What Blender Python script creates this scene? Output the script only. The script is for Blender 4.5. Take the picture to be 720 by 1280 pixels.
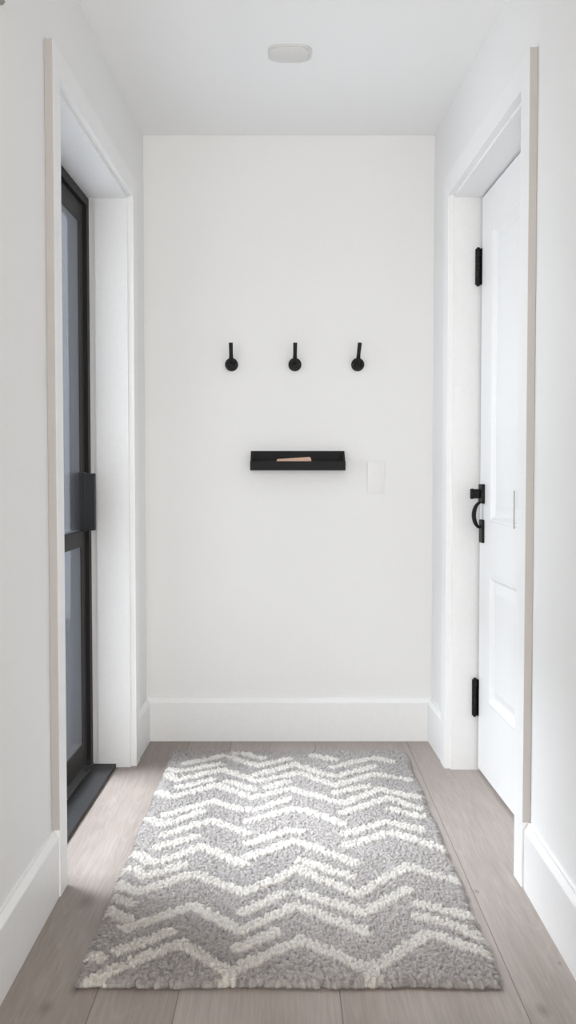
import bpy, bmesh, math, random
import numpy as np
from mathutils import Vector, noise

C = bpy.context.scene.collection
S = bpy.context.scene
for o in list(bpy.data.objects):
    bpy.data.objects.remove(o)

# ---------------------------------------------------------------- camera
F, H = 1200.0, 1.1
TH = math.atan(48 / F)
cam = bpy.data.objects.new('camera', bpy.data.cameras.new('camera'))
C.objects.link(cam)
cam.location = (0, 0, H)
cam.rotation_euler = (math.pi / 2 - TH, 0, 0)
cam.data.sensor_fit = 'AUTO'
cam.data.sensor_width = 36
cam.data.lens = F / 1280 * 36
cam.data.clip_start = 0.02
S.camera = cam

# ---------------------------------------------------------------- light and exposure
w = bpy.data.worlds.new('sky'); S.world = w; w.use_nodes = True
w.node_tree.nodes['Background'].inputs[0].default_value = (0.96, 0.975, 1.0, 1)
w.node_tree.nodes['Background'].inputs[1].default_value = 0.75

def area(name, loc, rot, sx, sy, power, col):
    l = bpy.data.lights.new(name, 'AREA'); l.shape = 'RECTANGLE'
    l.size, l.size_y, l.energy, l.color = sx, sy, power, col
    o = bpy.data.objects.new(name, l); C.objects.link(o)
    o.location = loc; o.rotation_euler = rot
    return o
# daylight outside the glass door (left), added fill behind the camera, tilted up to lift the ceiling
area('daylight_outside_glass_door', (-2.8, 3.4, 4.85), (0, -math.radians(31), 0), 1.4, 2.3, 415, (0.94, 0.97, 1.0))
area('open_sky_outside_glass_door', (-2.8, 3.05, 1.5), (0, -math.radians(84), 0), 2.4, 1.6, 34, (0.98, 0.99, 1.0))
area('added_fill_behind', (0, -2.3, 1.3), (math.radians(116), 0, 0), 1.3, 1.7, 32, (1.0, 0.955, 0.90))

vs = S.view_settings
vs.view_transform = 'Standard'; vs.look = 'None'; vs.gamma = 1; vs.use_curve_mapping = False
vs.exposure = 1.18

# ---------------------------------------------------------------- materials
def mat(name, col, rough=0.5, metal=0.0, bump=0.0, bscale=200, spec=0.5):
    m = bpy.data.materials.new(name); m.use_nodes = True
    nt = m.node_tree; b = nt.nodes['Principled BSDF']
    b.inputs['Roughness'].default_value = rough
    b.inputs['Metallic'].default_value = metal
    b.inputs['Specular IOR Level'].default_value = spec
    tc = nt.nodes.new('ShaderNodeTexCoord')
    nz = nt.nodes.new('ShaderNodeTexNoise'); nz.inputs['Scale'].default_value = bscale
    nz.inputs['Detail'].default_value = 4
    nt.links.new(tc.outputs['Object'], nz.inputs['Vector'])
    mx = nt.nodes.new('ShaderNodeMix'); mx.data_type = 'RGBA'
    mx.inputs[6].default_value = (*[c * 0.97 for c in col], 1)
    mx.inputs[7].default_value = (*[min(1, c * 1.03) for c in col], 1)
    nt.links.new(nz.outputs['Fac'], mx.inputs[0])
    nt.links.new(mx.outputs[2], b.inputs['Base Color'])
    if bump:
        bp = nt.nodes.new('ShaderNodeBump'); bp.inputs['Strength'].default_value = bump
        bp.inputs['Distance'].default_value = 0.001
        nt.links.new(nz.outputs['Fac'], bp.inputs['Height'])
        nt.links.new(bp.outputs['Normal'], b.inputs['Normal'])
    return m

M_WALL = mat('wall_paint', (0.86, 0.857, 0.85), 0.75, bump=0.15, bscale=260)
M_CEIL = mat('ceiling_paint', (0.93, 0.93, 0.925), 0.85, bump=0.1, bscale=260)
M_TRIM = mat('trim_paint', (0.88, 0.88, 0.876), 0.42, bump=0.03, bscale=60)
M_EDGE_SHADE = mat('casing_edge_shade', (0.505, 0.48, 0.46), 0.8, bump=0.1, bscale=120)  # darker beige that paints shade onto the casing edge
M_DOOR = mat('door_paint', (0.86, 0.86, 0.86), 0.4, bump=0.03, bscale=60)
M_BLACK = mat('matte_black_metal', (0.009, 0.009, 0.0095), 0.5, bump=0.2, bscale=300, spec=0.22)
M_FRAME = mat('black_door_paint', (0.024, 0.022, 0.021), 0.5, bump=0.1, bscale=150, spec=0.18)
M_TRAY = mat('black_stained_wood', (0.012, 0.012, 0.012), 0.65, bump=0.3, bscale=150, spec=0.25)
M_SILL = mat('dark_stone_sill', (0.03, 0.03, 0.031), 0.5, bump=0.3, bscale=90, spec=0.25)
M_STEEL = mat('brushed_steel', (0.55, 0.55, 0.55), 0.35, metal=1.0)
M_PLATE = mat('white_plastic', (0.82, 0.817, 0.81), 0.4)
M_FIT = mat('offwhite_plastic', (0.74, 0.73, 0.71), 0.55)
M_GREY = mat('grey_metal', (0.30, 0.31, 0.28), 0.5)
M_PORCH = mat('porch_render', (0.27, 0.28, 0.30), 0.9, bump=0.3, bscale=30)
M_PAVE = mat('porch_paving', (0.36, 0.36, 0.37), 0.8, bump=0.3, bscale=40)

def wood_small():
    m = bpy.data.materials.new('tan_wood'); m.use_nodes = True
    nt = m.node_tree; b = nt.nodes['Principled BSDF']; b.inputs['Roughness'].default_value = 0.6
    tc = nt.nodes.new('ShaderNodeTexCoord')
    wv = nt.nodes.new('ShaderNodeTexWave'); wv.inputs['Scale'].default_value = 60; wv.inputs['Distortion'].default_value = 1.5
    cr = nt.nodes.new('ShaderNodeValToRGB')
    cr.color_ramp.elements[0].color = (0.62, 0.38, 0.27, 1); cr.color_ramp.elements[1].color = (0.82, 0.58, 0.45, 1)
    nt.links.new(tc.outputs['Object'], wv.inputs['Vector']); nt.links.new(wv.outputs['Fac'], cr.inputs[0])
    nt.links.new(cr.outputs[0], b.inputs['Base Color'])
    return m
M_TAN = wood_small()

def glass_mat():
    m = bpy.data.materials.new('clear_grey_glass'); m.use_nodes = True
    nt = m.node_tree; nt.nodes.clear()
    out = nt.nodes.new('ShaderNodeOutputMaterial')
    tr = nt.nodes.new('ShaderNodeBsdfTransparent'); tr.inputs[0].default_value = (0.86, 0.88, 0.90, 1)
    gl = nt.nodes.new('ShaderNodeBsdfGlossy'); gl.inputs['Roughness'].default_value = 0.38
    gl.inputs[0].default_value = (0.75, 0.8, 0.9, 1)
    fr = nt.nodes.new('ShaderNodeFresnel'); fr.inputs[0].default_value = 1.45
    mx = nt.nodes.new('ShaderNodeMixShader')
    ge = nt.nodes.new('ShaderNodeNewGeometry'); sb = nt.nodes.new('ShaderNodeMath'); sb.operation = 'SUBTRACT'
    sb.inputs[0].default_value = 1.0; nt.links.new(ge.outputs['Backfacing'], sb.inputs[1])
    ml = nt.nodes.new('ShaderNodeMath'); ml.operation = 'MULTIPLY'
    nt.links.new(fr.outputs[0], ml.inputs[0]); nt.links.new(sb.outputs[0], ml.inputs[1])
    nt.links.new(ml.outputs[0], mx.inputs[0]); nt.links.new(tr.outputs[0], mx.inputs[1])
    nt.links.new(gl.outputs[0], mx.inputs[2]); nt.links.new(mx.outputs[0], out.inputs[0])
    return m
M_GLASS = glass_mat()

def floor_mat():
    m = bpy.data.materials.new('grey_washed_oak'); m.use_nodes = True
    nt = m.node_tree; N = nt.nodes; L = nt.links; b = N['Principled BSDF']
    def math_(op, a, bb=None, c=None):
        n = N.new('ShaderNodeMath'); n.operation = op
        for i, v in enumerate((a, bb, c)):
            if v is None: continue
            if hasattr(v, 'links'): L.new(v, n.inputs[i])
            else: n.inputs[i].default_value = v
        return n.outputs[0]
    tc = N.new('ShaderNodeTexCoord'); sp = N.new('ShaderNodeSeparateXYZ'); L.new(tc.outputs['Object'], sp.inputs[0])
    # boards of mixed width: seams at these x positions
    seams = [-0.80, -0.405, -0.232, 0.110, 0.487, 0.86]
    ix, ex = None, None
    for q in seams:
        g = math_('GREATER_THAN', sp.outputs[0], q)
        ix = g if ix is None else math_('ADD', ix, g)
        d = math_('ABSOLUTE', math_('SUBTRACT', sp.outputs[0], q))
        ex = d if ex is None else math_('MINIMUM', ex, d)
    wn2 = N.new('ShaderNodeTexWhiteNoise'); wn2.noise_dimensions = '1D'
    L.new(math_('ADD', ix, 3.0), wn2.inputs['W'])
    # per plank shifted coordinates, stretched along the plank
    cv = N.new('ShaderNodeCombineXYZ')
    L.new(math_('ADD', sp.outputs[0], math_('MULTIPLY', wn2.outputs[0], 37.0)), cv.inputs[0])
    L.new(math_('MULTIPLY', sp.outputs[1], 0.11), cv.inputs[1]); L.new(wn2.outputs[0], cv.inputs[2])
    n1 = N.new('ShaderNodeTexNoise'); n1.inputs['Scale'].default_value = 5.5; n1.inputs['Detail'].default_value = 2
    n1.inputs['Distortion'].default_value = 0.15
    L.new(cv.outputs[0], n1.inputs['Vector'])
    rings = math_('FRACT', math_('MULTIPLY', n1.outputs['Fac'], 26.0))          # cathedral grain lines
    rl = N.new('ShaderNodeValToRGB'); e = rl.color_ramp.elements
    e[0].position = 0.0; e[0].color = (1, 1, 1, 1); e[1].position = 0.12; e[1].color = (0, 0, 0, 1)
    x = e.new(0.9); x.color = (0, 0, 0, 1); x = e.new(1.0); x.color = (1, 1, 1, 1)
    L.new(rings, rl.inputs[0])
    n2 = N.new('ShaderNodeTexNoise'); n2.inputs['Scale'].default_value = 160; n2.inputs['Detail'].default_value = 5
    cv2 = N.new('ShaderNodeCombineXYZ'); L.new(sp.outputs[0], cv2.inputs[0])
    L.new(math_('MULTIPLY', sp.outputs[1], 0.05), cv2.inputs[1]); L.new(wn2.outputs[0], cv2.inputs[2])
    L.new(cv2.outputs[0], n2.inputs['Vector'])
    n3 = N.new('ShaderNodeTexNoise'); n3.inputs['Scale'].default_value = 7; n3.inputs['Detail'].default_value = 3
    L.new(cv.outputs[0], n3.inputs['Vector'])
    # a few knots, each a small dark oval with a soft smoky halo
    kn = None
    for kx, ky, kr in ((0.497, 2.487, .006), (0.610, 2.115, .004), (0.522, 1.927, .012), (-0.520, 2.425, .020), (-0.452, 2.01, .012),
                       (-0.50, 1.935, .014), (0.44, 3.40, .005)):
        dx = math_('DIVIDE', math_('SUBTRACT', sp.outputs[0], kx), kr)
        dy = math_('DIVIDE', math_('SUBTRACT', sp.outputs[1], ky), kr * 1.8)
        dd = math_('SQRT', math_('ADD', math_('MULTIPLY', dx, dx), math_('MULTIPLY', dy, dy)))
        m1 = N.new('ShaderNodeMapRange'); m1.inputs[1].default_value = 0.2; m1.inputs[2].default_value = 1.6
        m1.inputs[3].default_value = 0.55; m1.inputs[4].default_value = 0.0
        L.new(math_('ADD', dd, math_('MULTIPLY', math_('SUBTRACT', n2.outputs['Fac'], 0.5), 0.8)), m1.inputs[0])
        kn = m1.outputs[0] if kn is None else math_('MAXIMUM', kn, m1.outputs[0])
    base = N.new('ShaderNodeMix'); base.data_type = 'RGBA'
    base.inputs[6].default_value = (0.235, 0.195, 0.170, 1); base.inputs[7].default_value = (0.455, 0.40, 0.368, 1)
    f = math_('ADD', math_('MULTIPLY', n3.outputs['Fac'], 0.8), math_('MULTIPLY', math_('SUBTRACT', wn2.outputs[0], 0.5), 0.45))
    f2 = math_('ADD', f, math_('MULTIPLY', math_('SUBTRACT', n2.outputs['Fac'], 0.5), 0.7))
    L.new(f2, base.inputs[0]); base.clamp_factor = True
    pale = N.new('ShaderNodeMix'); pale.data_type = 'RGBA'; pale.inputs[7].default_value = (0.47, 0.43, 0.40, 1)
    L.new(math_('MULTIPLY', rl.outputs[0], 0.15), pale.inputs[0]); L.new(base.outputs[2], pale.inputs[6])
    dk = N.new('ShaderNodeMix'); dk.data_type = 'RGBA'; dk.inputs[7].default_value = (0.13, 0.105, 0.09, 1)
    L.new(kn, dk.inputs[0]); L.new(pale.outputs[2], dk.inputs[6])
    # seams
    seam = math_('LESS_THAN', ex, 0.0013)
    sm = N.new('ShaderNodeMix'); sm.data_type = 'RGBA'; sm.inputs[7].default_value = (0.12, 0.095, 0.08, 1)
    L.new(math_('MULTIPLY', seam, 0.75), sm.inputs[0]); L.new(dk.outputs[2], sm.inputs[6])
    L.new(sm.outputs[2], b.inputs['Base Color'])
    b.inputs['Roughness'].default_value = 0.5
    bp = N.new('ShaderNodeBump'); bp.inputs['Strength'].default_value = 0.25; bp.inputs['Distance'].default_value = 0.001
    L.new(math_('SUBTRACT', math_('MULTIPLY', n2.outputs['Fac'], 0.6), seam), bp.inputs['Height'])
    L.new(bp.outputs['Normal'], b.inputs['Normal'])
    return m
M_FLOOR = floor_mat()

def rug_mat():
    m = bpy.data.materials.new('wool_pile'); m.use_nodes = True
    nt = m.node_tree; b = nt.nodes['Principled BSDF']
    b.inputs['Roughness'].default_value = 1.0; b.inputs['Specular IOR Level'].default_value = 0.05
    b.inputs['Sheen Weight'].default_value = 0.25; b.inputs['Sheen Roughness'].default_value = 0.6
    at = nt.nodes.new('ShaderNodeAttribute'); at.attribute_name = 'yarn'
    tc = nt.nodes.new('ShaderNodeTexCoord'); nz = nt.nodes.new('ShaderNodeTexNoise')
    nz.inputs['Scale'].default_value = 420; nz.inputs['Detail'].default_value = 3
    nt.links.new(tc.outputs['Object'], nz.inputs['Vector'])
    mr = nt.nodes.new('ShaderNodeMapRange'); mr.inputs[1].default_value = 0.3; mr.inputs[2].default_value = 0.7
    mr.inputs[3].default_value = 0.88; mr.inputs[4].default_value = 1.1
    nt.links.new(nz.outputs['Fac'], mr.inputs[0])
    mu = nt.nodes.new('ShaderNodeVectorMath'); mu.operation = 'SCALE'
    nt.links.new(at.outputs['Color'], mu.inputs[0]); nt.links.new(mr.outputs[0], mu.inputs['Scale'])
    nt.links.new(mu.outputs[0], b.inputs['Base Color'])
    bp = nt.nodes.new('ShaderNodeBump'); bp.inputs['Strength'].default_value = 0.5; bp.inputs['Distance'].default_value = 0.002
    nt.links.new(nz.outputs['Fac'], bp.inputs['Height']); nt.links.new(bp.outputs['Normal'], b.inputs['Normal'])
    return m
M_RUG = rug_mat()
M_OUT = mat('added_grey_lining', (0.15, 0.155, 0.165), 0.8, bump=0.2, bscale=40)
M_OUTD = mat('added_dark_band', (0.045, 0.047, 0.053), 0.8, bump=0.3, bscale=40)  # dark tone added outside to make the lower glass fade

# ---------------------------------------------------------------- mesh helpers
def prism(bm, quad, z0, z1, bevel=0.0, ztop_inset=None):
    """quad: plan points; a box between z0 and z1, edges bevelled"""
    a = [bm.verts.new((p[0], p[1], z0)) for p in quad]
    b = [bm.verts.new((p[0], p[1], z1)) for p in quad]
    n = len(quad); fs = []
    fs.append(bm.faces.new(a[::-1])); fs.append(bm.faces.new(b))
    for i in range(n):
        fs.append(bm.faces.new((a[i], a[(i + 1) % n], b[(i + 1) % n], b[i])))
    bmesh.ops.recalc_face_normals(bm, faces=fs)
    if bevel:
        ed = list({e for f in fs for e in f.edges})
        bmesh.ops.bevel(bm, geom=ed, offset=bevel, segments=2, affect='EDGES', profile=0.6)

def box(bm, x0, x1, y0, y1, z0, z1, bevel=0.0):
    prism(bm, [(x0, y0), (x1, y0), (x1, y1), (x0, y1)], z0, z1, bevel)

def cyl(bm, p0, p1, r0, r1=None, seg=24, bevel=0.0):
    r1 = r0 if r1 is None else r1
    p0, p1 = Vector(p0), Vector(p1); d = (p1 - p0); q = d.to_track_quat('Z', 'Y')
    A, B = [], []
    for i in range(seg):
        a = 2 * math.pi * i / seg; v = Vector((math.cos(a), math.sin(a), 0))
        A.append(bm.verts.new(p0 + q @ (v * r0))); B.append(bm.verts.new(p1 + q @ (v * r1)))
    fs = [bm.faces.new(A[::-1]), bm.faces.new(B)]
    for i in range(seg):
        fs.append(bm.faces.new((A[i], A[(i + 1) % seg], B[(i + 1) % seg], B[i])))
    if bevel:
        bmesh.ops.bevel(bm, geom=list(fs[0].edges) + list(fs[1].edges), offset=bevel, segments=3, affect='EDGES')

def tube(bm, pts, rad, seg=10, flat=1.0):
    """swept rounded bar; flat squashes it along the local side"""
    P = [Vector(p) for p in pts]; rings = []
    for i, p in enumerate(P):
        t = (P[min(i + 1, len(P) - 1)] - P[max(i - 1, 0)]).normalized()
        side = Vector((1, 0, 0)) if abs(t.x) < 0.9 else Vector((0, 1, 0))
        up = t.cross(side).normalized(); side = up.cross(t).normalized()
        r = rad[i] if isinstance(rad, (list, tuple)) else rad
        rings.append([bm.verts.new(p + side * math.cos(a) * r + up * math.sin(a) * r * flat)
                      for a in [2 * math.pi * k / seg for k in range(seg)]])
    for A, B in zip(rings, rings[1:]):
        for k in range(seg):
            bm.faces.new((A[k], A[(k + 1) % seg], B[(k + 1) % seg], B[k]))
    bm.faces.new(rings[0][::-1]); bm.faces.new(rings[-1])

def obj(name, bm, m, parent=None, smooth=False, kind=None):
    bmesh.ops.recalc_face_normals(bm, faces=bm.faces)
    me = bpy.data.meshes.new(name); bm.to_mesh(me); bm.free()
    me.materials.append(m)
    if smooth:
        for p in me.polygons: p.use_smooth = True
        try: me.set_sharp_from_angle(angle=math.radians(38))
        except Exception: pass
    o = bpy.data.objects.new(name, me); C.objects.link(o)
    if parent: o.parent = parent
    if kind: o['kind'] = kind
    return o

def rebase(o, p):
    """put a mesh object's origin at its base point"""
    for v in o.data.vertices: v.co -= Vector(p)
    o.location = p
    return o

def thing(name, label, cat, loc, group=None):
    o = bpy.data.objects.new(name, None); C.objects.link(o); o.location = loc
    o.empty_display_size = 0.05
    o['label'] = label; o['category'] = cat
    if group: o['group'] = group
    return o

def part(name, bm, m, root, smooth=False):
    """mesh built in world coordinates, hung under root (all ancestors unrotated)"""
    base = Vector((0, 0, 0)); r = root
    while r: base += r.location; r = r.parent
    for v in bm.verts: v.co -= base
    return obj(name, bm, m, root, smooth)

# ---------------------------------------------------------------- room shell
YB, ZC, YF = 3.926, 2.462, -2.4
def WL(y): return -(0.584 + 0.0197 * (YB - max(y, 2.46)))
def WR(y): return 0.592 + 0.0358 * (YB - max(y, 2.51))
def lq(y0, y1, o0, o1):   # plan quad on the left wall, offsets into the hall (+) or into the wall (-)
    return [(WL(y0) + o0, y0), (WL(y1) + o0, y1), (WL(y1) + o1, y1), (WL(y0) + o1, y0)]
def rq(y0, y1, o0, o1):
    return [(WR(y0) - o0, y0), (WR(y1) - o0, y1), (WR(y1) - o1, y1), (WR(y0) - o1, y0)]
LO0, LO1, LH = 2.540, 3.558, 2.106      # left opening
RO0, RO1, RH = 2.600, 3.529, 2.103      # right opening
LN, RN = 2.46, 2.51                     # where the walls turn
T = -0.26; JG = .020            # the walls stop short of the jamb linings

bm = bmesh.new(); box(bm, -0.95, 0.95, YF, YB + 0.2, -0.08, 0.0)
fl = obj('floor', bm, M_FLOOR, kind='structure')
bm = bmesh.new(); box(bm, -0.95, 0.95, YF, YB + 0.2, ZC, ZC + 0.1)
obj('ceiling', bm, M_CEIL, kind='structure')
bm = bmesh.new(); box(bm, -0.95, 0.95, YB, YB + 0.2, 0.0, ZC)
obj('wall_back', bm, M_WALL, kind='structure')
bm = bmesh.new()
prism(bm, lq(YF, LN, 0, T), 0, ZC); prism(bm, lq(LN, LO0 - JG, 0, T), 0, ZC)
prism(bm, lq(LO1 + JG, YB, 0, T), 0, ZC); prism(bm, lq(LO0 - JG, LO1 + JG, 0, T), LH + JG, ZC)
obj('wall_left', bm, M_WALL, kind='structure')
bm = bmesh.new()
prism(bm, rq(YF, RN, 0, T), 0, ZC); prism(bm, rq(RN, RO0 - .012, 0, T), 0, ZC)
prism(bm, rq(RO1 + .012, YB, 0, T), 0, ZC); prism(bm, rq(RO0 - .012, RO1 + .012, 0, T), RH + .012, ZC)
obj('wall_right', bm, M_WALL, kind='structure')

# baseboards: flat board with a chamfered top edge
def baseboard(name, pts_wall, pts_face, h=0.176):
    """pts_wall / pts_face: two plan points each"""
    (w0, w1), (f0, f1) = pts_wall, pts_face
    bm = bmesh.new()
    def prof(w, f):
        w, f = Vector(w), Vector(f); m = w + (f - w) * 0.42
        return [(w.x, w.y, 0), (f.x, f.y, 0), (f.x, f.y, h - 0.022), (f.x * .96 + w.x * .04, f.y * .96 + w.y * .04, h - 0.019),
                (m.x, m.y, h - 0.004), (m.x, m.y, h), (w.x, w.y, h)]
    A = [bm.verts.new(p) for p in prof(w0, f0)]; B = [bm.verts.new(p) for p in prof(w1, f1)]
    n = len(A)
    for i in range(n): bm.faces.new((A[i], A[(i + 1) % n], B[(i + 1) % n], B[i]))
    bm.faces.new(A[::-1]); bm.faces.new(B)
    return obj(name, bm, M_TRIM, kind='structure')
BT = 0.018
def lp(y, o): return (WL(y) + o, y)
def rp(y, o): return (WR(y) - o, y)
CW_L, CW_R, CT = 0.085, 0.090, 0.022
RV = 0.012                                # reveal between jamb edge and casing
baseboard('baseboard_left', (lp(YF, 0), lp(LN - 0.006, 0)), (lp(YF, BT), lp(LN - 0.006, BT)))
baseboard('baseboard_left_far', (lp(LO1 + CW_L, 0), lp(YB, 0)), (lp(LO1 + CW_L, BT), lp(YB, BT)))
baseboard('baseboard_right', (rp(YF, 0), rp(RN - 0.006, 0)), (rp(YF, BT), rp(RN - 0.006, BT)))
baseboard('baseboard_right_far', (rp(RO1 + CW_R, 0), rp(YB, 0)), (rp(RO1 + CW_R, BT), rp(YB, BT)))
baseboard('baseboard_back', ((WL(YB), YB), (WR(YB), YB)), ((WL(YB), YB - BT), (WR(YB), YB - BT)), 0.180)

# door casings and jamb linings
def casing(name, q, y0, y1, z1, cw):
    bm = bmesh.new()
    prism(bm, q(y0 - cw, y0 - RV, 0, CT), 0, z1 + cw, 0.0015)
    prism(bm, q(y1 + RV, y1 + cw, 0, CT), 0, z1 + cw, 0.0015)
    prism(bm, q(y0 - RV + .0005, y1 + RV - .0005, 0, CT - .0004), z1 + RV, z1 + cw - .0005, 0.0015)
    return obj(name, bm, M_TRIM, kind='structure')
casing('trim_1', lq, LO0, LO1, LH, CW_L)
casing('trim_2', rq, RO0, RO1, RH, CW_R)
def edge_strip(name, q, y, z0, z1):       # near casing's camera-facing edge, its shade painted in, above the baseboard
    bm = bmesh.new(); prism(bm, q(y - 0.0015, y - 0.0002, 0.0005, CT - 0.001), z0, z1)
    return obj(name, bm, M_EDGE_SHADE, kind='structure')
edge_strip('edge_shade_strip_1', lq, LO0 - CW_L, 0.176, LH + CW_L)
edge_strip('edge_shade_strip_2', rq, RO0 - CW_R, 0.176, RH + CW_R)
def jamb(name, q, y0, y1, z1, da, db, ta, tz=None):
    """lining boards between offsets da and db; they fill from the wall (ta behind the face) forward to y0 / y1 / z1"""
    tz = ta if tz is None else tz
    bm = bmesh.new()
    prism(bm, q(y0 - ta, y0, da, db), 0, z1)
    prism(bm, q(y1, y1 + ta, da, db), 0, z1)
    prism(bm, q(y0 - ta, y1 + ta, da, db), z1, z1 + tz)
    return obj(name, bm, M_TRIM, kind='structure')
jamb('trim_5', lq, LO0, LO1, LH, 0.001, -0.1185, .0198)
jamb('trim_6', lq, LO0 - .008, LO1 + .008, LH + .004, -0.1188, -0.175, .0118, .0158)   # set-back lining behind the first
jamb('trim_7', rq, RO0, RO1, RH, 0.001, -0.25, .0118)

# ---------------------------------------------------------------- added lining and dark band outside the glass door
bm = bmesh.new(); box(bm, -3.4, -0.95, 0.6, 4.4, -0.14, -0.03)
obj('trim_8', bm, M_PAVE, kind='structure').name = 'floor_porch'
for nm, za, zb, mm in (('added_lining_low', 0.0, 0.56, M_OUTD), ('added_lining_high', 0.56, LH, M_OUT)):  # lining added to tone the glass down, darker at the bottom
    bm = bmesh.new()
    prism(bm, lq(LO0 - JG + .001, LO0 - .004, -0.1752, -0.262), za, zb)
    prism(bm, lq(LO1 - .004, LO1 + JG - .001, -0.1752, -0.262), za, zb)
    obj(nm, bm, mm, kind='structure')
bm = bmesh.new(); box(bm, -3.4, -0.86, 4.05, 4.3, -0.03, 2.9)
obj('wall_porch', bm, M_PORCH, kind='structure')
bm = bmesh.new(); box(bm, -3.4, -0.86, 3.97, 4.049, -0.03, 0.50, 0.004)  # dark band added low outside to darken the lower glass
obj('added_band_outside', bm, M_OUTD, kind='structure')

# ---------------------------------------------------------------- door_1: black glazed door on the left
DX = -0.140                       # face of the black frame, offset from the wall
d1 = bpy.data.objects.new('door_1', None); C.objects.link(d1); d1.location = (WL(LO1) + DX, 3.05, 0); d1['kind'] = 'structure'
bm = bmesh.new(); t = 0.032; tn = 0.012
prism(bm, lq(LO1 - t, LO1 + .006, DX, DX - 0.07), 0.016, LH, 0.001)
prism(bm, lq(LO0 - .006, LO0 + tn, DX, DX - 0.07), 0.016, LH, 0.001)
prism(bm, lq(LO0 + tn, LO1 - t, DX, DX - 0.07), LH - t, LH, 0.001)
part('door_frame', bm, M_FRAME, d1)
DL = DX - 0.012
a, b_, st, sn = LO0 + tn + .003, LO1 - t - .003, 0.072, 0.035
bm = bmesh.new()
prism(bm, lq(b_ - st, b_, DL, DL - 0.030), 0.034, LH - t - .004, 0.0015)
prism(bm, lq(a, a + sn, DL, DL - 0.030), 0.034, LH - t - .004, 0.0015)
prism(bm, lq(a + sn, b_ - st, DL, DL - 0.030), 0.034, 0.120, 0.0015)
prism(bm, lq(a + sn, b_ - st, DL, DL - 0.030), LH - t - .004 - st, LH - t - .004, 0.0015)
part('door_leaf', bm, M_FRAME, d1)
bm = bmesh.new(); prism(bm, lq(a + sn, b_ - st, DL + .004, DL - 0.034), 0.836, 0.896, 0.003)
part('mid_rail', bm, mat('dark_grey_rail', (0.014, 0.014, 0.015), 0.5, spec=0.2), d1)
bm = bmesh.new()
prism(bm, lq(a + sn - .002, b_ - st + .002, DL - 0.003, DL - 0.008), 0.118, 0.838)
prism(bm, lq(a + sn - .002, b_ - st + .002, DL - 0.003, DL - 0.008), 0.894, LH - t - st)
part('glass', bm, M_GLASS, d1)
bm = bmesh.new(); prism(bm, lq(LO0, LO1, DX + .005, DX - 0.05), 0.0142, 0.0175)
part('weather_strip', bm, M_STEEL, d1)
hb = bmesh.new(); prism(hb, lq(3.420, 3.462, DL + .0005, DL + .020), 0.894, 1.104, 0.002)
h1 = part('door_handle', hb, M_BLACK, d1)
hb = bmesh.new()
prism(hb, lq(3.418, 3.446, DL + .020, DL + .056), 0.897, 1.101, 0.003)
part('grip', hb, M_BLACK, h1)
# dark sill
bm = bmesh.new(); prism(bm, lq(LO0, LO1, DX - 0.08, -0.053), 0.0005, 0.014, 0.002)
obj('trim_9', bm, M_SILL, kind='structure').name = 'trim_8'

# ---------------------------------------------------------------- door_2: white panelled door on the right
DR = -0.097
d2 = bpy.data.objects.new('door_2', None); C.objects.link(d2); d2.location = (WR(RO1) - DR, 3.06, 0); d2['kind'] = 'structure'
def rpoint(y, o, z): return (WR(y) - o, y, z)
y0, y1, z0, z1 = RO0 + .004, RO1 - .0125, 0.012, RH - .007
panels = [(y0 + .155, y1 - .155, 0.93, 1.955), (y0 + .155, y1 - .155, 0.285, 0.745)]
bm = bmesh.new()
prism(bm, rq(y0, y1, DR - .014, DR - .04), z0, z1)                      # core
s_ = .155
prism(bm, rq(y0, y0 + s_, DR, DR - .014), z0, z1, 0.0008); prism(bm, rq(y1 - s_, y1, DR, DR - .014), z0, z1, 0.0008)
for za, zb in ((z0, .285), (.745, .93), (1.955, z1)):
    prism(bm, rq(y0 + s_, y1 - s_, DR, DR - .014), za, zb, 0.0)
part('door_leaf', bm, M_DOOR, d2)
bm = bmesh.new()  # dark strips put in the door gap to paint its shadow line
prism(bm, rq(y1 + .0005, RO1 - .0005, DR - .010, DR - .02), z0, RH - .0005)
prism(bm, rq(y0, y1, DR - .010, DR - .02), z1 + .0005, RH - .0005)
part('gap_shade', bm, mat('gap_shade_grey', (0.08, 0.075, 0.07), 0.8), d2)
for (ya, yb, za, zb) in panels:
    bm = bmesh.new()
    def ring(i, o): return [rpoint(ya + i, o, za + i), rpoint(yb - i, o, za + i), rpoint(yb - i, o, zb - i), rpoint(ya + i, o, zb - i)]
    prof = [(0, DR - .0135), (0, DR + .0015), (.004, DR + .003), (.010, DR + .002), (.018, DR - .006), (.024, DR - .0125), (.036, DR - .012), (.060, DR - .005)]
    rs = [[bm.verts.new(p) for p in ring(*k)] for k in prof]
    for A, B in zip(rs, rs[1:]):
        for k in range(4): bm.faces.new((A[k], A[(k + 1) % 4], B[(k + 1) % 4], B[k]))
    bm.faces.new(rs[-1])
    part('door_panel', bm, M_DOOR, d2)
# hinges
for zc_, zh in ((1.851, .130), (0.273, .135)):
    bm = bmesh.new()
    hx, hy = WR(RO1) - DR - .012, RO1 - .006
    n = 5; L_ = zh / n
    for k in range(n):
        zz = zc_ - zh / 2 + k * L_
        cyl(bm, (hx, hy, zz + .0006), (hx, hy, zz + L_ - .0006), .0105, seg=20, bevel=.0008)
    cyl(bm, (hx, hy, zc_ + zh / 2), (hx, hy, zc_ + zh / 2 + .005), .0075, .004, seg=16)
    cyl(bm, (hx, hy, zc_ - zh / 2), (hx, hy, zc_ - zh / 2 - .005), .0075, .004, seg=16)
    hg = part('hinge', bm, M_BLACK, d2, smooth=True)
    bm = bmesh.new(); prism(bm, rq(RO1 - .020, RO1 - .006, DR + .0003, DR + .0022), zc_ - zh / 2, zc_ + zh / 2)
    part('hinge_plate', bm, M_BLACK, hg)
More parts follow.
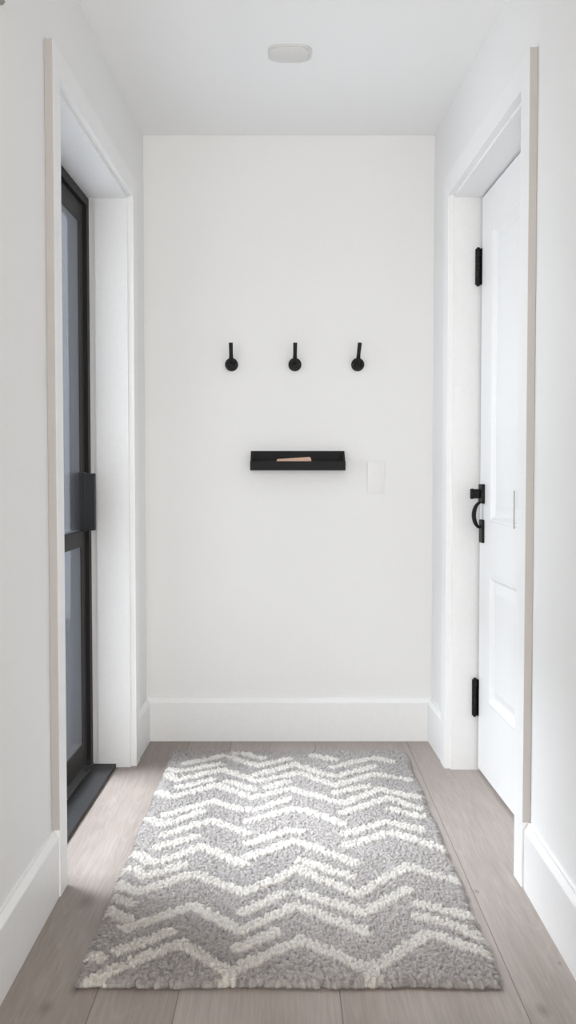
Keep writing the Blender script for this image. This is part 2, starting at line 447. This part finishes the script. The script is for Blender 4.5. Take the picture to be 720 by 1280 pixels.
# thumb-turn lock: plate and projecting bolt knob
bm = bmesh.new(); prism(bm, rq(3.44, 3.495, DR + .0005, DR + .012), 0.992, 1.062, 0.003)
lk = part('door_lock', bm, M_BLACK, d2)
bm = bmesh.new(); prism(bm, rq(3.462, 3.480, DR + .012, DR + .036), 1.010, 1.044, 0.004)
prism(bm, rq(3.462, 3.480, DR + .034, DR + .046), 1.008, 1.046, 0.004)
part('turn_knob', bm, M_BLACK, lk)
# curved pull with its back plate
bm = bmesh.new(); prism(bm, rq(3.445, 3.494, DR + .0005, DR + .009), 0.850, 0.934, 0.003)
hd = part('door_handle', bm, M_BLACK, d2)
bm = bmesh.new(); pts = []
for i in range(15):
    u = i / 14; a_ = math.radians(-80 + 160 * u)
    off = .003 + .030 * math.cos(a_); z = .950 + .048 * math.sin(a_)
    pts.append(rpoint(3.470, DR + off, z))
pts = [rpoint(3.470, DR + .002, .920), rpoint(3.470, DR + .006, .906)][::-1] + pts
tube(bm, pts, [.006] * 2 + [.0045 + .0035 * math.sin(math.pi * i / 14) for i in range(15)], seg=12)
part('pull', bm, M_BLACK, hd, smooth=True)
# slim grey strip at the near stile
bm = bmesh.new(); prism(bm, rq(3.037, 3.044, DR + .0032, DR + .0050), 0.925, 1.046, 0.0004)
part('thin_strip', bm, M_GREY, d2)

# ---------------------------------------------------------------- rug
RC, RZ = (0.003, 2.858), 0.0
RHX, RHY = 0.449, 0.848
LINES = [
 [(230,955),(282,944)], [(287,946),(322,957),(350,951),(365,947)], [(290,941),(305,942),(330,948)],
 [(205,961),(212,961),(225,964),(279,954)],
 [(203,968),(210,967),(221,975),(277,962),(285,964),(322,976),(374,966),(420,981),(472,967),(514,975)],
 [(318,969),(371,955),(400,966),(422,970),(470,957)], [(221,985),(267,974)],
 [(199,989),(203,991),(214,996),(272,981),(315,997),(365,986),(430,1004),(475,986),(524,997)],
 [(282,976),(319,987)], [(332,985),(362,976)], [(390,944),(422,950)],
 [(415,959),(467,947),(492,952)], [(417,991),(462,982)],
 [(205,1019),(267,1001),(305,1012),(322,1011),(362,998)],
 [(307,1027),(367,1010),(395,1016),(430,1030)], [(427,1016),(485,997),(528,1011)], [(487,1010),(529,1021)],
 [(429,1043),(484,1027),(529,1037)], [(432,1057),(490,1040),(556,1061)],
 [(189,1022),(193,1025),(202,1031),(255,1013)], [(203,1044),(264,1025),(312,1042)],
 [(196,1060),(248,1044)], [(310,1055),(350,1041),(359,1038),(379,1039)],
 [(164,1070),(167,1068),(177,1068),(188,1079),(228,1068),(252,1057),(307,1081)],
 [(308,1072),(350,1057),(368,1050),(448,1079)],
 [(154,1088),(159,1085),(170,1085),(182,1095),(234,1080)],
 [(143,1105),(148,1105),(173,1115),(243,1092),(304,1115),(350,1097),(371,1085),(448,1117),(509,1082),(572,1101)],
 [(373,1074),(443,1097)], [(374,1114),(455,1141),(512,1110)], [(300,1141),(359,1115)],
 [(132,1134),(137,1137),(163,1150)], [(143,1120),(146,1122),(166,1130)],
 [(153,1161),(240,1132),(301,1163),(372,1131),(460,1166)], [(145,1189),(215,1163)],
 [(109,1191),(130,1198)],
 [(104,1227),(116,1225),(139,1212),(224,1178),(286,1215),(375,1174),(460,1210),(466,1210),(537,1166),(619,1193)],
 [(286,1215),(286,1238)], [(466,1208),(466,1238)],
 [(293,1187),(348,1163)], [(520,1128),(589,1145)], [(519,1144),(565,1155),(616,1177)],
]
def to_floor(u, v, z=0.024):
    a, b = (u - 360) / F, (640 - v) / F
    c, s = math.cos(TH), math.sin(TH)
    r = (a, c + b * s, -s + b * c); t = (z - H) / r[2]
    return (r[0] * t, r[1] * t)

def build_rug():
    rng = np.random.default_rng(7)
    step = 0.0022
    nx, ny = int(2 * RHX / step) + 1, int(2 * RHY / step) + 1
    gx, gy = np.meshgrid(np.linspace(-RHX, RHX, nx), np.linspace(-RHY, RHY, ny))
    # tuft cells (jittered grid) -> nearest distance and id
    cs = 0.0076
    cnx, cny = int(2 * RHX / cs) + 6, int(2 * RHY / cs) + 6
    jx = rng.random((cny, cnx)) * 0.85; jy = rng.random((cny, cnx)) * 0.85; jh = rng.random((cny, cnx))
    px, py = (gx + RHX) / cs + 2, (gy + RHY) / cs + 2
    ci, cj = np.floor(px).astype(int), np.floor(py).astype(int)
    best = np.full(gx.shape, 9.0); second = np.full(gx.shape, 9.0); bid = np.zeros(gx.shape)
    cx = np.zeros(gx.shape); cy = np.zeros(gx.shape)
    for dj in (-1, 0, 1):
        for di in (-1, 0, 1):
            I = np.clip(ci + di, 0, cnx - 1); J = np.clip(cj + dj, 0, cny - 1)
            qx, qy = I + jx[J, I], J + jy[J, I]
            d = np.hypot(px - qx, py - qy)
            m = d < best
            second = np.where(m, best, np.minimum(second, d))
            best = np.where(m, d, best); bid = np.where(m, jh[J, I], bid)
            cx = np.where(m, (qx - 2) * cs - RHX, cx); cy = np.where(m, (qy - 2) * cs - RHY, cy)
    # pattern, decided per tuft so the lines have woolly edges
    dist = np.full(gx.shape, 9.0); wob = 0.0
    X, Y = cx + RC[0], cy + RC[1]
    for ln in LINES:
        P = [to_floor(*p) for p in ln]
        for s_i, ((ax, ay), (bx, by)) in enumerate(zip(P, P[1:])):
            vx, vy = bx - ax, by - ay; vl = math.hypot(vx, vy)
            t0 = ((X - ax) * vx + (Y - ay) * vy) / (vl * vl); t = np.clip(t0, 0, 1)
            perp = np.abs((X - ax) * vy - (Y - ay) * vx) / vl; over = np.abs(t0 - t) * vl
            end = ((t0 < 0) & (s_i == 0)) | ((t0 > 1) & (s_i == len(P) - 2))      # blunt line ends
            dist = np.minimum(dist, np.hypot(perp, over * np.where(end, 2.6, 1.0)))
    white = np.clip((0.0185 + (bid - 0.5) * 0.006 - dist) / 0.003, 0, 1)
    edge = np.minimum(RHX - np.abs(gx), RHY - np.abs(gy))
    low = (np.sin(gx * 61 + 2 * np.sin(gy * 23)) + np.sin(gy * 47 + 2 * np.sin(gx * 31))) * 0.0006
    dome = np.clip(1 - (best / 0.78) ** 2, 0, 1)
    h = 0.0130 + 0.0085 * np.sqrt(dome) + 0.0060 * (bid - 0.5) + white * 0.0050 + low + (rng.random(gx.shape) - .5) * .0022
    rim = np.clip(edge / 0.014, 0, 1)
    h = 0.006 + (h - 0.006) * np.sqrt(1 - (1 - rim) ** 2)
    # wavy woolly edge
    ox = gx + np.sign(gx) * (1 - rim) * (np.sqrt(dome) * 0.007 * (.5 + bid) + 0.003 * np.sin(gy * 17 + 1))
    oy = gy + np.sign(gy) * (1 - rim) * (np.sqrt(dome) * 0.007 * (.5 + bid) + 0.002 * np.sin(gx * 19))
    grey = np.array([0.335, 0.312, 0.300]); wht = np.array([0.61, 0.58, 0.54])
    k = (0.74 + 0.36 * bid + 0.16 * dome)[..., None]
    low2 = (1 + 0.05 * np.sin(gx * 9 + 1.3 * np.sin(gy * 5)))[..., None]
    col = grey * k * low2 * (1 - white[..., None]) + wht * (0.88 + 0.14 * bid)[..., None] * white[..., None]
    top = np.stack([ox, oy, h], -1).reshape(-1, 3)
    idx = np.arange(nx * ny).reshape(ny, nx)
    q = np.stack([idx[:-1, :-1], idx[:-1, 1:], idx[1:, 1:], idx[1:, :-1]], -1).reshape(-1, 4)
    # skirt down to the floor, then a bottom
    loop = np.concatenate([idx[0, :-1], idx[:-1, -1], idx[-1, :0:-1], idx[:0:-1, 0]])
    skirt = top[loop].copy(); skirt[:, 2] = 0.0008; skirt[:, :2] *= 0.994
    nb = len(loop); s0 = len(top); nxt = np.roll(np.arange(nb), -1)
    sk = np.stack([loop, s0 + np.arange(nb), s0 + nxt, loop[nxt]], -1)
    verts = np.concatenate([top, skirt]); quads = np.concatenate([q, sk])
    cols = np.concatenate([col.reshape(-1, 3), col.reshape(-1, 3)[loop]])
    me = bpy.data.meshes.new('area_rug')
    me.vertices.add(len(verts)); me.vertices.foreach_set('co', verts.astype(np.float32).ravel())
    me.loops.add(quads.size + nb); me.polygons.add(len(quads) + 1)
    li = np.concatenate([quads.ravel(), (s0 + np.arange(nb))[::-1]]).astype(np.int32)
    me.loops.foreach_set('vertex_index', li)
    me.polygons.foreach_set('loop_start', np.concatenate([np.arange(len(quads)) * 4, [quads.size]]).astype(np.int32))
    me.update(calc_edges=True); me.validate()
    ca = me.color_attributes.new('yarn', 'FLOAT_COLOR', 'POINT')
    ca.data.foreach_set('color', np.concatenate([cols, np.ones((len(cols), 1))], 1).astype(np.float32).ravel())
    me.polygons.foreach_set('use_smooth', [True] * len(me.polygons))
    me.materials.append(M_RUG)
    o = bpy.data.objects.new('area_rug', me); C.objects.link(o); o.location = (RC[0], RC[1], RZ)
    o['label'] = 'thick grey wool rug with broken white zigzag lines lying on the oak floor'
    o['category'] = 'rug'
    # loose wool fibres standing out of the tufts
    n = 230000
    # more of them along the rim
    fx = rng.integers(0, nx, n); fy = rng.integers(0, ny, n); m = n // 9
    side = rng.integers(0, 4, m); q_ = rng.integers(0, 5, m)
    fx[:m] = np.where(side == 0, q_, np.where(side == 1, nx - 1 - q_, fx[:m])); fy[:m] = np.where(side == 2, q_, np.where(side == 3, ny - 1 - q_, fy[:m]))
    P = np.stack([ox[fy, fx], oy[fy, fx], h[fy, fx] - .002], -1); P[:, :2] += (rng.random((n, 2)) - .5) * step
    ang = rng.random(n) * 2 * np.pi; tilt = rng.random(n) * 1.15
    D = np.stack([np.cos(ang) * np.sin(tilt), np.sin(ang) * np.sin(tilt), np.cos(tilt)], -1)
    gxx, gyy = gx[fy, fx], gy[fy, fx]
    rimv = 1 - np.clip(np.minimum(RHX - np.abs(gxx), RHY - np.abs(gyy)) / .010, 0, 1)
    ax_ = (RHX - np.abs(gxx)) < (RHY - np.abs(gyy))
    D[:, 0] += np.where(ax_, np.sign(gxx), 0) * rimv * .7; D[:, 1] += np.where(ax_, 0, np.sign(gyy)) * rimv * .7
    D[:, 2] *= (1 - .6 * rimv)
    D /= np.linalg.norm(D, axis=1, keepdims=True)
    Ln = (.0045 + .0035 * rng.random(n))[:, None]
    W = np.cross(D, rng.normal(size=(n, 3))); W /= np.linalg.norm(W, axis=1, keepdims=True); W *= .00055
    top_ = P + D * Ln; top_[:, 2] = np.maximum(top_[:, 2], .001)
    fv = np.stack([P - W, P + W, top_ + W * .35], 1).reshape(-1, 3)
    fc = np.repeat(col[fy, fx] * (0.85 + 0.35 * rng.random((n, 1))), 3, 0)
    me2 = bpy.data.meshes.new('pile_fibres')
    me2.vertices.add(3 * n); me2.vertices.foreach_set('co', fv.astype(np.float32).ravel())
    me2.loops.add(3 * n); me2.polygons.add(n)
    me2.loops.foreach_set('vertex_index', np.arange(3 * n, dtype=np.int32))
    me2.polygons.foreach_set('loop_start', (np.arange(n) * 3).astype(np.int32))
    me2.update(calc_edges=True)
    ca = me2.color_attributes.new('yarn', 'FLOAT_COLOR', 'POINT')
    ca.data.foreach_set('color', np.concatenate([fc, np.ones((3 * n, 1))], 1).astype(np.float32).ravel())
    me2.materials.append(M_RUG)
    o2 = bpy.data.objects.new('pile_fibres', me2); C.objects.link(o2); o2.parent = o; o2['kind'] = 'stuff'
    return o
build_rug()

# ---------------------------------------------------------------- coat hooks on the back wall
def hook(x, z, dx, label):
    r = thing('coat_hook', label, 'hook', (x, YB, z), 'black coat hooks in a row on the back wall')
    bm = bmesh.new()
    cyl(bm, (x, YB - .0003, z), (x, YB - .014, z), .0265, .0265, seg=40, bevel=.003)
    cyl(bm, (x, YB - .013, z), (x, YB - .019, z), .016, .012, seg=32, bevel=.001)
    part('rosette', bm, M_BLACK, r, smooth=True)
    bm = bmesh.new()
    pts = [(x, YB - .012, z + .004), (x, YB - .026, z + .006), (x + dx * .05, YB - .034, z + .020), (x + dx * .3, YB - .036, z + .040),
           (x + dx * .65, YB - .038, z + .062), (x + dx, YB - .042, z + .084)]
    tube(bm, pts, [.0085, .009, .0085, .0075, .0078, .0082], seg=14)
    part('arm', bm, M_BLACK, r, smooth=True)
    bm = bmesh.new()
    cyl(bm, (x, YB - .019, z - .010), (x, YB - .021, z - .010), .004, seg=14)
    part('screw', bm, M_BLACK, r, smooth=True)
hook(-0.229, 1.542, -0.001, 'leftmost of the three black round-based coat hooks on the white back wall')
hook(0.028, 1.542, 0.001, 'middle one of three black coat hooks, above the black wall tray')
hook(0.283, 1.542, 0.006, 'rightmost of three black coat hooks, nearest the white panelled door')

# ---------------------------------------------------------------- wall tray
tx0, tx1 = -0.151, 0.230
tr = thing('wall_tray', 'long shallow black wooden tray mounted on the white back wall below the hooks', 'tray', (0.04, YB, 1.114))
td, tb = 0.070, 1.113      # depth, bottom height
bm = bmesh.new(); box(bm, tx0, tx1, YB - .010, YB - .0005, tb, 1.192, 0.001); part('back_panel', bm, M_TRAY, tr)
bm = bmesh.new(); box(bm, tx0 - .001, tx1 + .001, YB - td, YB - td + .010, tb, 1.150, 0.0012); part('front_panel', bm, M_TRAY, tr)
bm = bmesh.new(); box(bm, tx0 + .009, tx1 - .009, YB - td + .009, YB - .0095, tb + .0005, tb + .008); part('base_board', bm, M_TRAY, tr)
for xa, xb in ((tx0, tx0 + .010), (tx1 - .010, tx1)):
    bm = bmesh.new()
    prof = [(YB - td + .009, tb), (YB - .0095, tb), (YB - .0095, 1.191), (YB - td + .009, 1.150)]
    A = [bm.verts.new((xa, *p)) for p in prof]; B = [bm.verts.new((xb, *p)) for p in prof]
    for i in range(4): bm.faces.new((A[i], A[(i + 1) % 4], B[(i + 1) % 4], B[i]))
    bm.faces.new(A[::-1]); bm.faces.new(B)
    part('side_panel', bm, M_TRAY, tr)

# small tan ridged piece leaning in the tray
def tan_piece():
    bm = bmesh.new(); n = 33
    x0, x1 = -0.052, 0.098
    outl = []
    def top(u):   # height profile over the length, 0..1
        r = min(1, (u / .05) ** .5) if u < .05 else 1
        e = max(0.0, 1 - ((u - .93) / .07) ** 2) ** .5 if u > .93 else 1
        return (0.036 + 0.010 * u) * r * e
    rows = []
    for k, (off, sc) in enumerate(((0, .94), (.0015, 1), (.0075, 1), (.009, .94))):
        row = []
        for i in range(n):
            u = i / (n - 1); rd = .0005 * math.sin(u * 140)
            row.append((x0 + (x1 - x0) * u, off + (rd if k in (0, 1) else 0), top(u) * sc + .001))
        rows.append(row)
    base = (YB - .040, tb + .0082)
    lean = 0.32
    V = []
    for row in rows:
        V.append([bm.verts.new((x, base[0] + o + z * lean, base[1] + z)) for x, o, z in row])
    V0 = [bm.verts.new((x, base[0] + o, base[1])) for x, o, z in rows[0]]
    V1 = [bm.verts.new((x, base[0] + o, base[1])) for x, o, z in rows[-1]]
    allr = [V0] + V + [V1]
    for A, B in zip(allr, allr[1:]):
        for i in range(n - 1): bm.faces.new((A[i], A[i + 1], B[i + 1], B[i]))
    for i in range(n - 1): bm.faces.new((V1[i], V1[i + 1], V0[i + 1], V0[i]))
    bm.faces.new([r[0] for r in allr]); bm.faces.new([r[-1] for r in allr][::-1])
    o = obj('wooden_comb', bm, M_TAN, smooth=True)
    rebase(o, (0.023, base[0], base[1]))
    o['label'] = 'small pinkish tan ridged wooden comb lying inside the black wall tray'
    o['category'] = 'comb'
tan_piece()

# ---------------------------------------------------------------- outlet plate
ox0, ox1, oz0, oz1 = 0.324, 0.393, 1.016, 1.148
oc = (ox0 + ox1) / 2; om = (oz0 + oz1) / 2
ot = thing('wall_outlet', 'white outlet cover plate on the back wall right of the black tray', 'outlet', (oc, YB, om))
bm = bmesh.new(); box(bm, ox0, ox1, YB - .005, YB - .0003, oz0, oz1, .0022); part('cover_plate', bm, M_PLATE, ot, smooth=True)
for s in (-1, 1):
    bm = bmesh.new(); cz = om + s * .0215
    pts = []
    for i in range(32):
        a_ = 2 * math.pi * i / 32
        pts.append((oc + .0175 * math.cos(a_), max(-.0135, min(.0135, .0175 * math.sin(a_))) + cz))
    A = [bm.verts.new((x, YB - .0048, z)) for x, z in pts]; B = [bm.verts.new((x, YB - .0068, z)) for x, z in pts]
    for i in range(32): bm.faces.new((A[i], A[(i + 1) % 32], B[(i + 1) % 32], B[i]))
    bm.faces.new(A[::-1]); bm.faces.new(B)
    sk = part('socket', bm, M_PLATE, ot)
    bm = bmesh.new()
    for dx in (-.006, .006): box(bm, oc + dx - .0009, oc + dx + .0009, YB - .0071, YB - .0067, cz - .001, cz + .007)
    cyl(bm, (oc, YB - .0067, cz - .007), (oc, YB - .0071, cz - .007), .0022, seg=12)
    part('slots', bm, M_FIT, sk)

# ---------------------------------------------------------------- ceiling fitting
cf = thing('ceiling_sensor', 'small flat off-white rounded fitting on the ceiling in front of the back wall', 'smoke detector', (0.005, 3.167, ZC))
def round_sq(hx, hy, r, z0, z1, bev):
    bm = bmesh.new(); pts = []
    for cx_, cy_, a0 in ((1, 1, 0), (-1, 1, 90), (-1, -1, 180), (1, -1, 270)):
        for i in range(9):
            a_ = math.radians(a0 + i * 11.25)
            pts.append((.005 + cx_ * (hx - r) + r * math.cos(a_), 3.167 + cy_ * (hy - r) + r * math.sin(a_)))
    prism(bm, pts, z0, z1, bev); return bm
part('base_plate', round_sq(.070, .064, .040, ZC - .004, ZC - .0003, .001), M_FIT, cf, smooth=True)
part('cover', round_sq(.062, .056, .036, ZC - .009, ZC - .0038, .003), M_FIT, cf, smooth=True)

# ---------------------------------------------------------------- small round sensor high on the near left wall
sy_, sz_ = 2.07, 2.105
ws = thing('wall_sensor', 'tiny grey round sensor high on the near left wall at the picture corner', 'sensor', (WL(sy_), sy_, sz_))
bm = bmesh.new(); cyl(bm, (WL(sy_) + .0003, sy_, sz_), (WL(sy_) + .012, sy_, sz_), .014, seg=28, bevel=.003)
part('housing', bm, M_GREY, ws, smooth=True)
bm = bmesh.new(); cyl(bm, (WL(sy_) + .012, sy_, sz_), (WL(sy_) + .015, sy_, sz_), .006, seg=20, bevel=.001)
part('lens', bm, M_FIT, ws, smooth=True)
